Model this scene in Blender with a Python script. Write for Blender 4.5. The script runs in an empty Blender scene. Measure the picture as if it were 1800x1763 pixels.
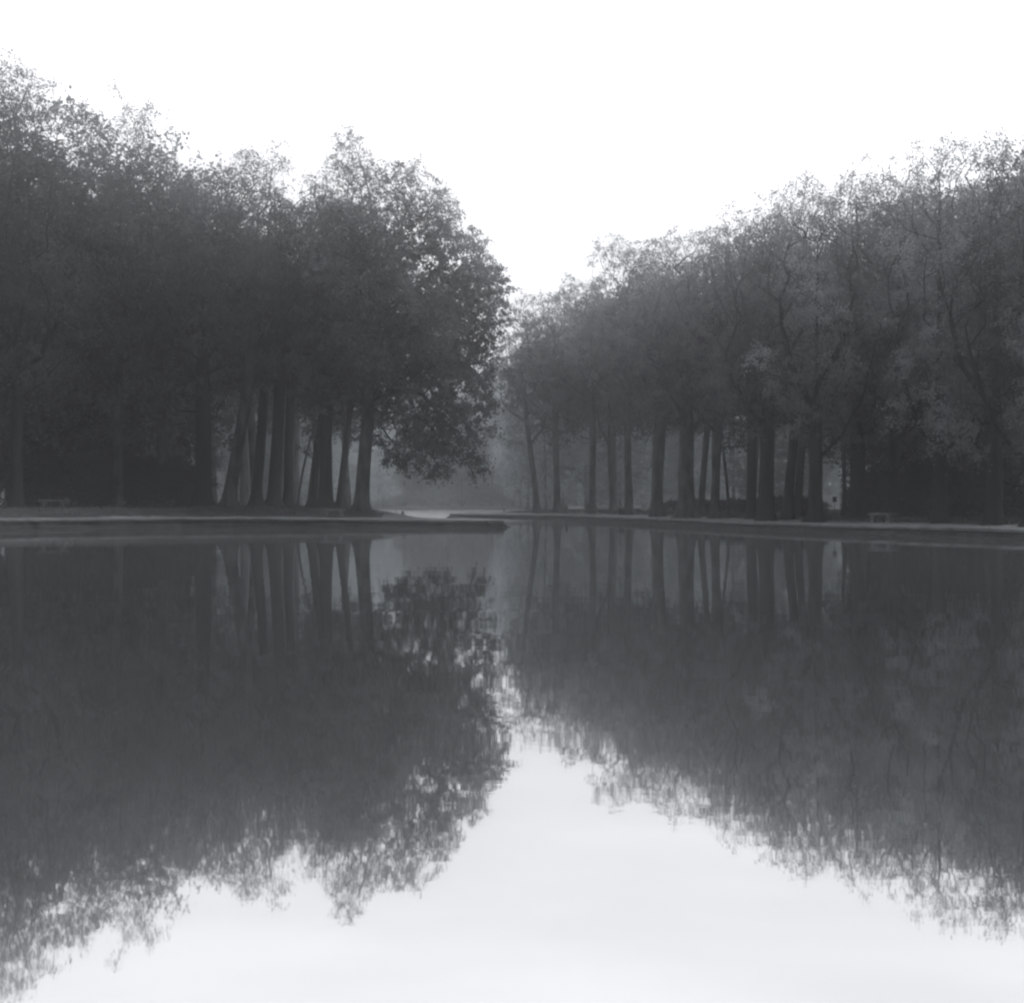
import bpy, math, random
import numpy as np
from mathutils import Vector

# ------------------------------------------------------------------ camera, world, sun, exposure
sc = bpy.context.scene
C = sc.collection
EYE = 1.5
F = 2400.0                      # focal length in photo pixels (1800 wide)
cam_d = bpy.data.cameras.new('camera')
cam_d.sensor_width = 36.0
cam_d.lens = 36.0 * F / 1800.0
cam_d.clip_start = 0.1
cam_d.clip_end = 3000
cam = bpy.data.objects.new('camera', cam_d)
C.objects.link(cam)
cam.location = (0, 0, EYE)
cam.rotation_euler = (math.radians(90), 0, 0)
sc.camera = cam

SUN_EL, SUN_AZ = 46.0, 98.0     # azimuth from +Y clockwise: over the right bank, veiled by the overcast
world = bpy.data.worlds.new('World')
sc.world = world
world.use_nodes = True
wn, wl = world.node_tree.nodes, world.node_tree.links
wn.clear()
w_out = wn.new('ShaderNodeOutputWorld')
w_bg = wn.new('ShaderNodeBackground')
w_sky = wn.new('ShaderNodeTexSky')
w_sky.sky_type = 'NISHITA'
w_sky.sun_disc = False
w_sky.sun_elevation = math.radians(SUN_EL)
w_sky.sun_rotation = math.radians(SUN_AZ)
w_sky.dust_density = 4.0
w_sky.air_density = 1.5
w_bw = wn.new('ShaderNodeRGBToBW')
w_tc = wn.new('ShaderNodeTexCoord')
w_map = wn.new('ShaderNodeMapping')
w_map.inputs['Scale'].default_value = (1.6, 1.6, 11.0)
w_noise = wn.new('ShaderNodeTexNoise')
w_noise.inputs['Scale'].default_value = 1.5
w_noise.inputs['Detail'].default_value = 4.0
w_mr = wn.new('ShaderNodeMapRange')            # thin uneven overcast
w_mr.inputs['From Min'].default_value = 0.3
w_mr.inputs['From Max'].default_value = 0.7
w_mr.inputs['To Min'].default_value = 12.0
w_mr.inputs['To Max'].default_value = 15.4
w_mix = wn.new('ShaderNodeMix')
w_mix.data_type = 'FLOAT'
w_mix.inputs[0].default_value = 0.12
w_tint = wn.new('ShaderNodeCombineColor')
w_m1 = wn.new('ShaderNodeMath'); w_m1.operation = 'MULTIPLY'; w_m1.inputs[1].default_value = 0.993
w_m2 = wn.new('ShaderNodeMath'); w_m2.operation = 'MULTIPLY'; w_m2.inputs[1].default_value = 0.995
w_m3 = wn.new('ShaderNodeMath'); w_m3.operation = 'MULTIPLY'; w_m3.inputs[1].default_value = 1.018
wl.new(w_sky.outputs[0], w_bw.inputs[0])
wl.new(w_tc.outputs['Generated'], w_map.inputs[0])
wl.new(w_map.outputs[0], w_noise.inputs['Vector'])
wl.new(w_noise.outputs[0], w_mr.inputs[0])
wl.new(w_mr.outputs[0], w_mix.inputs[2])
wl.new(w_bw.outputs[0], w_mix.inputs[3])
# sky brightness shaped: full ahead, dimmed behind the camera to darken the tree fronts
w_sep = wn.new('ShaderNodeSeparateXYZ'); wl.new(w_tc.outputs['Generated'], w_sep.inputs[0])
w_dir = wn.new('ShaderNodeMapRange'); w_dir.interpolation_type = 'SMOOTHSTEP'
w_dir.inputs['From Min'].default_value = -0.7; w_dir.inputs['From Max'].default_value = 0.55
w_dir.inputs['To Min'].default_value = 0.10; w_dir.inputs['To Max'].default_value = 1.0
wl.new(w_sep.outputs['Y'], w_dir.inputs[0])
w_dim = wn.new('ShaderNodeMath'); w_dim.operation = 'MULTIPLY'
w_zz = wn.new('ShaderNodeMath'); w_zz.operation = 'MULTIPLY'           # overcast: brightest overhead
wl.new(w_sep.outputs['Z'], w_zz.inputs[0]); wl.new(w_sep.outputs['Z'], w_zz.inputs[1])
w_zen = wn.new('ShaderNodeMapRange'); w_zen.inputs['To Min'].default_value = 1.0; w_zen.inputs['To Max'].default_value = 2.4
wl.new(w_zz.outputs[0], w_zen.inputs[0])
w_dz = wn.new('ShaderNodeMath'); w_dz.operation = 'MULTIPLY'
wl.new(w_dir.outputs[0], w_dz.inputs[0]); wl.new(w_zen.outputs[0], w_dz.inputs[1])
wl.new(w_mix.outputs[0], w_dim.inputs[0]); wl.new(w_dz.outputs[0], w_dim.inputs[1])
for i, m in enumerate((w_m1, w_m2, w_m3)):
    wl.new(w_dim.outputs[0], m.inputs[0])
    wl.new(m.outputs[0], w_tint.inputs[i])
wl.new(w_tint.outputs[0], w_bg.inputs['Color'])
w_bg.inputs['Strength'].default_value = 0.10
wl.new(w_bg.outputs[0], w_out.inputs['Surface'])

sun_d = bpy.data.lights.new('sun', 'SUN')
sun_d.energy = 1.5
sun_d.angle = math.radians(20)
sun_d.color = (1.0, 0.99, 0.97)
sun = bpy.data.objects.new('sun', sun_d)
C.objects.link(sun)
az, el = math.radians(SUN_AZ), math.radians(SUN_EL)
sun_dir = Vector((math.sin(az) * math.cos(el), math.cos(az) * math.cos(el), math.sin(el)))
sun.rotation_euler = sun_dir.to_track_quat('Z', 'Y').to_euler()
sun.location = (0, -20, 60)

sc.view_settings.view_transform = 'Standard'
sc.view_settings.look = 'None'
sc.view_settings.exposure = 0.0
sc.view_settings.gamma = 1.0
sc.render.engine = 'CYCLES'
sc.cycles.max_bounces = 6
sc.cycles.diffuse_bounces = 3
sc.cycles.glossy_bounces = 2
sc.cycles.transmission_bounces = 3
sc.cycles.volume_bounces = 3
sc.cycles.transparent_max_bounces = 4
sc.cycles.use_denoising = True
sc.cycles.filter_width = 2.4
sc.cycles.caustics_reflective = False
sc.cycles.caustics_refractive = False

HAZE_DENSITY = 0.0030
HAZE_G = 0.95

# ------------------------------------------------------------------ helpers
def link_mesh(name, verts, faces, mat=None, parent=None, smooth=False):
    me = bpy.data.meshes.new(name)
    me.from_pydata([tuple(map(float, v)) for v in verts], [], faces)
    me.update()
    if smooth:
        me.shade_smooth()
    o = bpy.data.objects.new(name, me)
    C.objects.link(o)
    if mat:
        me.materials.append(mat)
    if parent:
        o.parent = parent
    return o

def tag(o, label=None, cat=None, group=None, kind=None):
    if label: o['label'] = label
    if cat: o['category'] = cat
    if group: o['group'] = group
    if kind: o['kind'] = kind
    return o

def empty(name, loc, rz=0.0):
    o = bpy.data.objects.new(name, None)
    o.empty_display_size = 0.3
    C.objects.link(o)
    o.location = loc
    o.rotation_euler = (0, 0, rz)
    return o

def px(p, D):
    return (p - 900.0) / F * D

class MB:
    def __init__(self):
        self.v, self.f = [], []
    def box(self, cx, cy, cz, sx, sy, sz, bev=0.0):
        b = min(bev, sx / 2.2, sy / 2.2, sz / 2.2)
        n = len(self.v)
        if b <= 0:
            rings = [(-sz / 2, 0), (sz / 2, 0)]
        else:
            rings = [(-sz / 2, b), (-sz / 2 + b, 0), (sz / 2 - b, 0), (sz / 2, b)]
        for z, ins in rings:
            x, y = sx / 2 - ins, sy / 2 - ins
            c = b * 0.7
            pts = [(-x, -y), (x, -y), (x, y), (-x, y)]
            for a in pts:
                self.v.append((cx + a[0], cy + a[1], cz + z))
        for r in range(len(rings) - 1):
            for k in range(4):
                a, d = n + r * 4 + k, n + r * 4 + (k + 1) % 4
                self.f.append((a, d, d + 4, a + 4))
        self.f.append((n + 3, n + 2, n + 1, n))
        m = n + (len(rings) - 1) * 4
        self.f.append((m, m + 1, m + 2, m + 3))
    def lathe(self, cx, cy, prof, n=16):
        s = len(self.v)
        for r, z in prof:
            for k in range(n):
                a = 2 * math.pi * k / n
                self.v.append((cx + r * math.cos(a), cy + r * math.sin(a), z))
        for i in range(len(prof) - 1):
            for k in range(n):
                a, b = s + i * n + k, s + i * n + (k + 1) % n
                self.f.append((a, b, b + n, a + n))
        self.f.append(tuple(s + k for k in range(n))[::-1])
        self.f.append(tuple(s + (len(prof) - 1) * n + k for k in range(n)))
    def prism(self, outline, y0, y1):       # outline in x,z, extruded along y
        s, n = len(self.v), len(outline)
        for y in (y0, y1):
            for x, z in outline:
                self.v.append((x, y, z))
        for k in range(n):
            self.f.append((s + k, s + (k + 1) % n, s + n + (k + 1) % n, s + n + k))
        self.f.append(tuple(range(s, s + n))[::-1])
        self.f.append(tuple(range(s + n, s + 2 * n)))
    def build(self, name, mat, parent=None, smooth=False):
        return link_mesh(name, self.v, self.f, mat, parent, smooth)

# ------------------------------------------------------------------ materials (the photograph is toned black and white)
def tint(v, k=1.0):
    return (v * 0.93 * k, v * 0.99 * k, v * 1.03 * k, 1.0)

def surface_mat(name, lo, hi, scale=3.0, detail=6.0, rough=0.9, bump=0.0, bump_scale=None, stretch=(1, 1, 1), spec=0.2):
    m = bpy.data.materials.new(name)
    m.use_nodes = True
    n, l = m.node_tree.nodes, m.node_tree.links
    b = n['Principled BSDF']
    tc = n.new('ShaderNodeTexCoord')
    mp = n.new('ShaderNodeMapping'); mp.inputs['Scale'].default_value = stretch
    nz = n.new('ShaderNodeTexNoise'); nz.inputs['Scale'].default_value = scale; nz.inputs['Detail'].default_value = detail
    cr = n.new('ShaderNodeValToRGB')
    cr.color_ramp.elements[0].position = 0.34; cr.color_ramp.elements[0].color = tint(lo)
    cr.color_ramp.elements[1].position = 0.66; cr.color_ramp.elements[1].color = tint(hi)
    l.new(tc.outputs['Object'], mp.inputs[0]); l.new(mp.outputs[0], nz.inputs['Vector'])
    l.new(nz.outputs[0], cr.inputs[0]); l.new(cr.outputs[0], b.inputs['Base Color'])
    b.inputs['Roughness'].default_value = rough
    b.inputs['Specular IOR Level'].default_value = spec
    if bump:
        n2 = n.new('ShaderNodeTexNoise'); n2.inputs['Scale'].default_value = bump_scale or scale * 3; n2.inputs['Detail'].default_value = 8
        bp = n.new('ShaderNodeBump'); bp.inputs['Strength'].default_value = bump; bp.inputs['Distance'].default_value = 0.05
        l.new(mp.outputs[0], n2.inputs['Vector']); l.new(n2.outputs[0], bp.inputs['Height']); l.new(bp.outputs[0], b.inputs['Normal'])
    return m

M = {}
M['bark'] = surface_mat('bark', 0.015, 0.15, 2.2, 5, 0.95, 0.6, 9, (1, 1, 0.35), 0.1)
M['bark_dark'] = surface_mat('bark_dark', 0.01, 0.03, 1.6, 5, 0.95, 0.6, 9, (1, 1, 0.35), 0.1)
M['grass'] = surface_mat('grass', 0.035, 0.075, 0.9, 9, 0.95, 0.6, 12)
M['gravel'] = surface_mat('gravel', 0.13, 0.22, 1.2, 9, 0.95, 0.3, 20)
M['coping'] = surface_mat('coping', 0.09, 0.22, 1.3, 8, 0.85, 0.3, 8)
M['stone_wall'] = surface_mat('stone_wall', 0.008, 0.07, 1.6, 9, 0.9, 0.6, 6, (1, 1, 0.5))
M['stone_pale'] = surface_mat('stone_pale', 0.13, 0.24, 4, 8, 0.85, 0.3, 14)
M['metal_dark'] = surface_mat('metal_dark', 0.03, 0.05, 6, 3, 0.6, 0.1, 20, spec=0.4)
M['post_wood'] = surface_mat('post_wood', 0.04, 0.08, 5, 6, 0.9, 0.3, 20, (1, 1, 0.2))
M['panel_pale'] = surface_mat('panel_pale', 0.55, 0.65, 3, 3, 0.6)

def leaf_mat(name, lo, hi, trans):
    m = bpy.data.materials.new(name)
    m.use_nodes = True
    n, l = m.node_tree.nodes, m.node_tree.links
    n.clear()
    out = n.new('ShaderNodeOutputMaterial')
    at = n.new('ShaderNodeAttribute'); at.attribute_name = 'tone'
    cr = n.new('ShaderNodeValToRGB')
    cr.color_ramp.elements[0].color = tint(lo); cr.color_ramp.elements[1].color = tint(hi)
    df = n.new('ShaderNodeBsdfDiffuse'); tr = n.new('ShaderNodeBsdfTranslucent')
    mx = n.new('ShaderNodeMixShader'); mx.inputs[0].default_value = trans
    l.new(at.outputs['Fac'], cr.inputs[0])
    oi = n.new('ShaderNodeObjectInfo')                 # every tree has its own foliage tone
    vr = n.new('ShaderNodeMapRange'); vr.inputs['To Min'].default_value = 0.55; vr.inputs['To Max'].default_value = 1.35
    vm = n.new('ShaderNodeVectorMath'); vm.operation = 'SCALE'
    l.new(oi.outputs['Random'], vr.inputs[0]); l.new(cr.outputs[0], vm.inputs[0]); l.new(vr.outputs[0], vm.inputs['Scale'])
    l.new(vm.outputs[0], df.inputs[0]); l.new(vm.outputs[0], tr.inputs[0])
    l.new(df.outputs[0], mx.inputs[1]); l.new(tr.outputs[0], mx.inputs[2])
    l.new(mx.outputs[0], out.inputs['Surface'])
    return m
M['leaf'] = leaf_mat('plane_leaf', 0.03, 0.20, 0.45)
M['leaf_shore'] = leaf_mat('haze_lit_leaf', 0.06, 0.30, 0.5)  # right-bank copy of the plane leaf, haze brightness put into its colour
M['leaf_pale'] = leaf_mat('mist_paled_leaf', 0.35, 0.65, 0.5)  # far foliage: the paleness of the mist is painted into the leaves
M['leaf_dark'] = leaf_mat('dark_leaf', 0.015, 0.045, 0.2)  # very dark, barely translucent leaf for the bushes

# water: mirror-like basin, lightly rippled; the channel beyond the mouth is ruffled by the breeze
def water_mat():
    m = bpy.data.materials.new('water')
    m.use_nodes = True
    n, l = m.node_tree.nodes, m.node_tree.links
    n.clear()
    out = n.new('ShaderNodeOutputMaterial')
    geo = n.new('ShaderNodeNewGeometry')
    sep = n.new('ShaderNodeSeparateXYZ'); l.new(geo.outputs['Position'], sep.inputs[0])
    chan = n.new('ShaderNodeMapRange'); chan.interpolation_type = 'SMOOTHSTEP'
    chan.inputs['From Min'].default_value = 84; chan.inputs['From Max'].default_value = 118
    l.new(sep.outputs['Y'], chan.inputs[0])
    # ripples: long lazy swell + finer wavelets
    mp = n.new('ShaderNodeMapping'); mp.inputs['Scale'].default_value = (0.5, 1.0, 1)
    l.new(geo.outputs['Position'], mp.inputs[0])
    n1 = n.new('ShaderNodeTexNoise'); n1.inputs['Scale'].default_value = 0.5; n1.inputs['Detail'].default_value = 1
    n2 = n.new('ShaderNodeTexNoise'); n2.inputs['Scale'].default_value = 3.5; n2.inputs['Detail'].default_value = 3
    n3 = n.new('ShaderNodeTexNoise'); n3.inputs['Scale'].default_value = 9; n3.inputs['Detail'].default_value = 2
    for q in (n1, n2, n3): l.new(mp.outputs[0], q.inputs['Vector'])
    patch = n.new('ShaderNodeTexNoise'); patch.inputs['Scale'].default_value = 0.12; patch.inputs['Detail'].default_value = 3
    l.new(mp.outputs[0], patch.inputs['Vector'])
    pr = n.new('ShaderNodeMapRange'); pr.inputs['From Min'].default_value = 0.42; pr.inputs['From Max'].default_value = 0.68
    pr.inputs['To Min'].default_value = 0.35; pr.inputs['To Max'].default_value = 1.3
    l.new(patch.outputs[0], pr.inputs[0])
    b1 = n.new('ShaderNodeBump'); b1.inputs['Strength'].default_value = 1.0; b1.inputs['Distance'].default_value = 0.0045
    b2 = n.new('ShaderNodeBump'); b2.inputs['Distance'].default_value = 0.0005
    b3 = n.new('ShaderNodeBump'); b3.inputs['Distance'].default_value = 0.010
    l.new(n1.outputs[0], b1.inputs['Height'])
    l.new(n2.outputs[0], b2.inputs['Height']); l.new(pr.outputs[0], b2.inputs['Strength']); l.new(b1.outputs[0], b2.inputs['Normal'])
    l.new(n3.outputs[0], b3.inputs['Height']); l.new(chan.outputs[0], b3.inputs['Strength']); l.new(b2.outputs[0], b3.inputs['Normal'])
    gl = n.new('ShaderNodeBsdfGlossy'); gl.inputs['Color'].default_value = (0.94, 0.943, 0.95, 1)
    rr = n.new('ShaderNodeMapRange'); rr.inputs['To Min'].default_value = 0.022; rr.inputs['To Max'].default_value = 0.19
    l.new(chan.outputs[0], rr.inputs[0]); l.new(rr.outputs[0], gl.inputs['Roughness'])
    l.new(b3.outputs[0], gl.inputs['Normal'])
    df = n.new('ShaderNodeBsdfDiffuse'); df.inputs['Color'].default_value = tint(0.085)
    lw = n.new('ShaderNodeFresnel'); lw.inputs['IOR'].default_value = 1.33
    fr = n.new('ShaderNodeMapRange'); fr.inputs['From Min'].default_value = 0.1; fr.inputs['From Max'].default_value = 0.6
    fr.inputs['To Min'].default_value = 0.64; fr.inputs['To Max'].default_value = 0.84
    l.new(lw.outputs[0], fr.inputs[0])
    mx = n.new('ShaderNodeMixShader')
    l.new(fr.outputs[0], mx.inputs[0]); l.new(df.outputs[0], mx.inputs[1]); l.new(gl.outputs[0], mx.inputs[2])
    l.new(mx.outputs[0], out.inputs['Surface'])
    return m
M['water'] = water_mat()

# ------------------------------------------------------------------ the basin's outline (metres, camera at the origin looking along +Y)
left_front = [(-41, -1), (-41, 30), (-35, 52), (-30.3, 64), (-26.8, 71), (-22.4, 75.6), (-16.7, 78.6), (-9.9, 79.6), (-0.5, 79.2)]
left_back = [(-0.5, 79.2), (-7.0, 92), (-10.5, 100), (-13.5, 115), (-20, 160), (-26, 257)]
far_front = [(-26, 257), (12, 257)]
right_back = [(12, 257), (5, 200), (-0.5, 160), (-3.8, 140), (-5.6, 123)]
right_front = [(-5.6, 123), (-1.95, 117), (4.5, 108), (7.8, 95), (10.3, 83), (12.7, 71.6), (15.9, 63.4), (20.3, 54), (24, 44), (30, 30), (37, 12), (38, -1)]
near_edge = [(38, -1), (-41, -1)]

def smooth_line(pts, it=2):
    for _ in range(it):
        out = [pts[0]]
        for a, b in zip(pts, pts[1:]):
            out.append((a[0] * .75 + b[0] * .25, a[1] * .75 + b[1] * .25))
            out.append((a[0] * .25 + b[0] * .75, a[1] * .25 + b[1] * .75))
        out.append(pts[-1])
        pts = out
    return pts
left_front, right_front = smooth_line(left_front), smooth_line(right_front)
left_back, right_back = smooth_line(left_back), smooth_line(right_back)
water_poly = left_front + left_back[1:] + far_front[1:] + right_back[1:] + right_front[1:]

def seg_dist(P, line):
    d = np.full(len(P), 1e9)
    for a, b in zip(line, line[1:]):
        a, b = np.array(a), np.array(b)
        ab = b - a
        t = np.clip(((P - a) @ ab) / max(ab @ ab, 1e-9), 0, 1)
        d = np.minimum(d, np.linalg.norm(P - (a + t[:, None] * ab), axis=1))
    return d

def inside(P, poly):
    c = np.zeros(len(P), bool)
    n = len(poly)
    for i in range(n):
        x0, y0 = poly[i]; x1, y1 = poly[(i + 1) % n]
        cond = ((y0 > P[:, 1]) != (y1 > P[:, 1]))
        with np.errstate(divide='ignore', invalid='ignore'):
            xi = (x1 - x0) * (P[:, 1] - y0) / (y1 - y0 if y1 != y0 else 1e-9) + x0
        c ^= cond & (P[:, 0] < xi)
    return c

def sstep(x, a, b):
    t = np.clip((x - a) / (b - a), 0, 1)
    return t * t * (3 - 2 * t)

def quay_h(P):
    q = 0.40 + 0.16 * sstep(-P[:, 0], 2, 18) * (P[:, 1] < 110) * (P[:, 0] < 0)
    return q

def land_h(P):
    """height of the banks at points P (assumed on land)"""
    P = np.asarray(P, float)
    q = quay_h(P)
    d = seg_dist(P, water_poly + [water_poly[0]])
    left = P[:, 0] < -P[:, 1] * 0.06
    dl = seg_dist(P, left_front); db = seg_dist(P, left_back)
    rl = 0.56 * sstep(dl, 3.8, 7.5) * sstep(db, 0.8, 4.5)
    rr = 0.26 * sstep(d, 2.5, 9)
    bump = 0.05 * np.sin(P[:, 0] * 0.7 + P[:, 1] * 0.31) * np.cos(P[:, 1] * 0.53 - P[:, 0] * 0.2) * sstep(d, 4, 9)
    return q + np.where(left & (P[:, 1] < 200), rl, rr) + bump - 0.015

# one ground sheet: fine near the basin, coarse outside; it dips under the water to make the basin's bed
def axis(parts):
    out = []
    for a, b, s in parts:
        out += list(np.arange(a, b - 1e-6, s))
    return np.array(out + [parts[-1][1]])
gx = axis([(-430, -80, 25), (-80, -45, 2.5), (-45, 42, 0.5), (42, 80, 2.5), (80, 430, 25)])
gy = axis([(-110, -10, 20), (-10, 45, 2.5), (45, 128, 0.5), (128, 250, 2.0), (250, 265, 0.5), (265, 490, 15)])
GX, GY = np.meshgrid(gx, gy)
P = np.stack([GX.ravel(), GY.ravel()], 1)
ins = inside(P, water_poly)
dist = seg_dist(P, water_poly + [water_poly[0]])
dist_near = seg_dist(P, near_edge)
Z = np.where(ins | (dist < 0.22), -0.9, land_h(P))
nx, ny = len(gx), len(gy)
idx = np.arange(nx * ny).reshape(ny, nx)
quads = np.stack([idx[:-1, :-1], idx[:-1, 1:], idx[1:, 1:], idx[1:, :-1]], -1).reshape(-1, 4)

def grid_obj(name, V, Q, mat, smooth=True):
    me = bpy.data.meshes.new(name)
    me.vertices.add(len(V)); me.vertices.foreach_set('co', np.ascontiguousarray(V, dtype=np.float32).ravel())
    me.loops.add(Q.size); me.loops.foreach_set('vertex_index', Q.ravel().astype(np.int32))
    me.polygons.add(len(Q)); me.polygons.foreach_set('loop_start', np.arange(0, Q.size, 4, dtype=np.int32))
    me.polygons.foreach_set('loop_total', np.full(len(Q), 4, dtype=np.int32))
    me.update(calc_edges=True); me.validate()
    if smooth: me.shade_smooth()
    me.materials.append(mat)
    o = bpy.data.objects.new(name, me); C.objects.link(o)
    return o
V = np.column_stack([P, Z])
tag(grid_obj('ground', V, quads, M['grass']), kind='structure')

# gravel promenade along the quays: a sheet just above the ground
wob = 0.5 * np.sin(P[:, 0] * 0.9) * np.cos(P[:, 1] * 0.43)
pmask = (~ins) & (dist > 0.7) & (dist < 4.6 + wob) & (P[:, 0] > -80) & (P[:, 0] < 80) & (P[:, 1] > 20) & (P[:, 1] < 266)
qm = pmask[quads].all(1)
used = np.unique(quads[qm]); remap = -np.ones(len(P), int); remap[used] = np.arange(len(used))
Vp = V[used].copy(); Vp[:, 2] += 0.02
tag(grid_obj('path', Vp, remap[quads[qm]], M['gravel']), kind='structure')

wv = [(x, y, 0.0) for x, y in water_poly]
# the water sheet reaches under the quay walls
W = 60
wsheet = [(-W, -8, 0), (W, -8, 0), (W, 262, 0), (-W, 262, 0)]
tag(link_mesh('water', wsheet, [(0, 1, 2, 3)], M['water']), kind='structure')

# ------------------------------------------------------------------ quay walls: coping stones over a stepped wall
def quay(line, label, land_side, name='quay_wall', group='stone quay walls round the basin'):
    """line: 2-D polyline; land_side +1 when land lies to the left of its direction"""
    # resample
    L = [np.array(line[0])]
    for a, b in zip(line, line[1:]):
        a, b = np.array(a), np.array(b)
        n = max(1, int(np.linalg.norm(b - a) / 1.4))
        for k in range(1, n + 1):
            L.append(a + (b - a) * k / n)
    L = np.array(L)
    T = np.gradient(L, axis=0); T /= np.linalg.norm(T, axis=1)[:, None]
    N = np.stack([-T[:, 1], T[:, 0]], 1) * land_side        # towards the land
    q = quay_h(L)
    root = empty(name, (0, 0, 0))
    tag(root, label, 'quay wall', group)
    # wall profile: (offset to land, z or fraction)
    prof = [(0.9, -0.95), (0.9, 'u'), (0.0, 'u'), (0.0, 0.19), (-0.22, 0.17), (-0.24, 0.05), (-0.46, 0.035), (-0.48, -0.95)]
    vs = []
    for i in range(len(L)):
        for off, z in prof:
            zz = q[i] - 0.13 if z == 'u' else z
            p = L[i] + N[i] * off
            vs.append((p[0], p[1], zz))
    k = len(prof); fs = []
    for i in range(len(L) - 1):
        for j in range(k - 1):
            a, b = i * k + j, i * k + j + 1
            fs.append((a, b, b + k, a + k))
    fs += [tuple(range(k)), tuple(range((len(L) - 1) * k, len(L) * k))[::-1]]
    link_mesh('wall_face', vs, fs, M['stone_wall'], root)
    # coping slabs, each with a narrow joint and slightly uneven
    rnd = random.Random(len(L))
    mb = MB()
    for i in range(len(L) - 1):
        a, b = L[i], L[i + 1]
        na, nb = N[i], N[i + 1]
        t = b - a
        a2, b2 = a + t * 0.006, b - t * 0.006
        dz = rnd.uniform(-0.006, 0.006)
        s = len(mb.v)
        for p, nn, qq in ((a2, na, q[i]), (b2, nb, q[i + 1])):
            for off, z in ((-0.06, -0.126), (-0.06, -0.02), (-0.04, 0.0), (0.98, 0.008), (0.98, -0.126)):
                w = p + nn * off
                mb.v.append((w[0], w[1], qq + z + dz))
        for j in range(5):
            mb.f.append((s + j, s + (j + 1) % 5, s + 5 + (j + 1) % 5, s + 5 + j))
        mb.f.append(tuple(range(s, s + 5))[::-1]); mb.f.append(tuple(range(s + 5, s + 10)))
    mb.build('coping', M['coping'], root)
    return root
quay(left_front, 'low stepped stone quay wall with pale coping under the leaning trees on the left bank', 1)
quay(right_front, 'low stone quay wall with pale coping curving along the right bank', 1)
quay([p for p in left_back], 'stone wall running back along the channel behind the large overhanging tree', 1)
quay([p for p in right_back], 'stone wall of the channel running back from the end of the right quay', 1)
quay(far_front, 'distant pale stone quay across the misty end of the channel', 1)

# ------------------------------------------------------------------ trees
def leaf_mesh(name, centers, rng, size, twigs, per, spread, droop, mat, up=0.6, thin=0.0, fine=0.0):
    """sprigs of kite-shaped leaves round each centre; one mesh"""
    n = len(centers)
    tw = np.repeat(centers, twigs, axis=0)
    d = rng.normal(size=(n * twigs, 3)); d[:, 2] = d[:, 2] * 0.75 + 0.15
    d /= np.linalg.norm(d, axis=1)[:, None]
    ln = rng.uniform(0.45, 1.0, n * twigs) * spread
    t = rng.uniform(0.05, 1.0, (n * twigs, per))
    pos = tw[:, None, :] + d[:, None, :] * (t * ln[:, None])[:, :, None]
    pos[:, :, 2] -= droop * (t ** 2) * ln[:, None]
    pos = pos.reshape(-1, 3) + rng.normal(size=(n * twigs * per, 3)) * 0.10 * spread
    if thin > 0:            # airier towards the treetop, where the young twigs are
        z1 = np.percentile(centers[:, 2], 99.5); zz = pos[:, 2] / max(z1, 1)
        keep = rng.uniform(0, 1, len(pos)) > thin * sstep(zz, 0.55, 1.0)
        cl = np.repeat(np.arange(n), twigs * per)[keep]; pos = pos[keep]; zz = zz[keep]
    else:
        cl = np.repeat(np.arange(n), twigs * per); zz = np.zeros(len(pos))
    m = len(pos)
    nor = rng.normal(size=(m, 3)); nor[:, 2] += up * 1.5
    nor /= np.linalg.norm(nor, axis=1)[:, None]
    a = rng.normal(size=(m, 3)); a -= nor * (a * nor).sum(1)[:, None]; a /= np.linalg.norm(a, axis=1)[:, None]
    b = np.cross(nor, a)
    s = (size * rng.uniform(0.6, 1.15, m) * (1 - fine * sstep(zz, 0.55, 1.0)))[:, None]
    v0 = pos - a * s * 0.5
    v1 = pos + b * s * 0.42 + nor * s * 0.12
    v2 = pos + a * s * 0.55 - nor * s * 0.10
    v3 = pos - b * s * 0.42 + nor * s * 0.12
    V = np.stack([v0, v1, v2, v3], 1).reshape(-1, 3).astype(np.float32)
    me = bpy.data.meshes.new(name)
    me.vertices.add(len(V)); me.vertices.foreach_set('co', V.ravel())
    me.loops.add(m * 4); me.loops.foreach_set('vertex_index', np.arange(m * 4, dtype=np.int32))
    me.polygons.add(m); me.polygons.foreach_set('loop_start', np.arange(0, m * 4, 4, dtype=np.int32))
    me.polygons.foreach_set('loop_total', np.full(m, 4, dtype=np.int32))
    tone_n = np.clip(rng.beta(1.6, 2.6, n) * 0.6 + 0.25 + 0.24 * (np.sin(centers[:, 0] * 1.3 + centers[:, 2] * .7) + np.sin(centers[:, 2] * 1.6 - centers[:, 1] * 1.1)), 0, 1)
    tone_c = tone_n[cl]
    tone = np.clip(tone_c * 1.0 + rng.uniform(-0.15, 0.2, m), 0, 1)
    at = me.attributes.new('tone', 'FLOAT', 'FACE'); at.data.foreach_set('value', tone.astype(np.float32))
    me.update(calc_edges=True)
    me.materials.append(mat)
    return me

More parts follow.
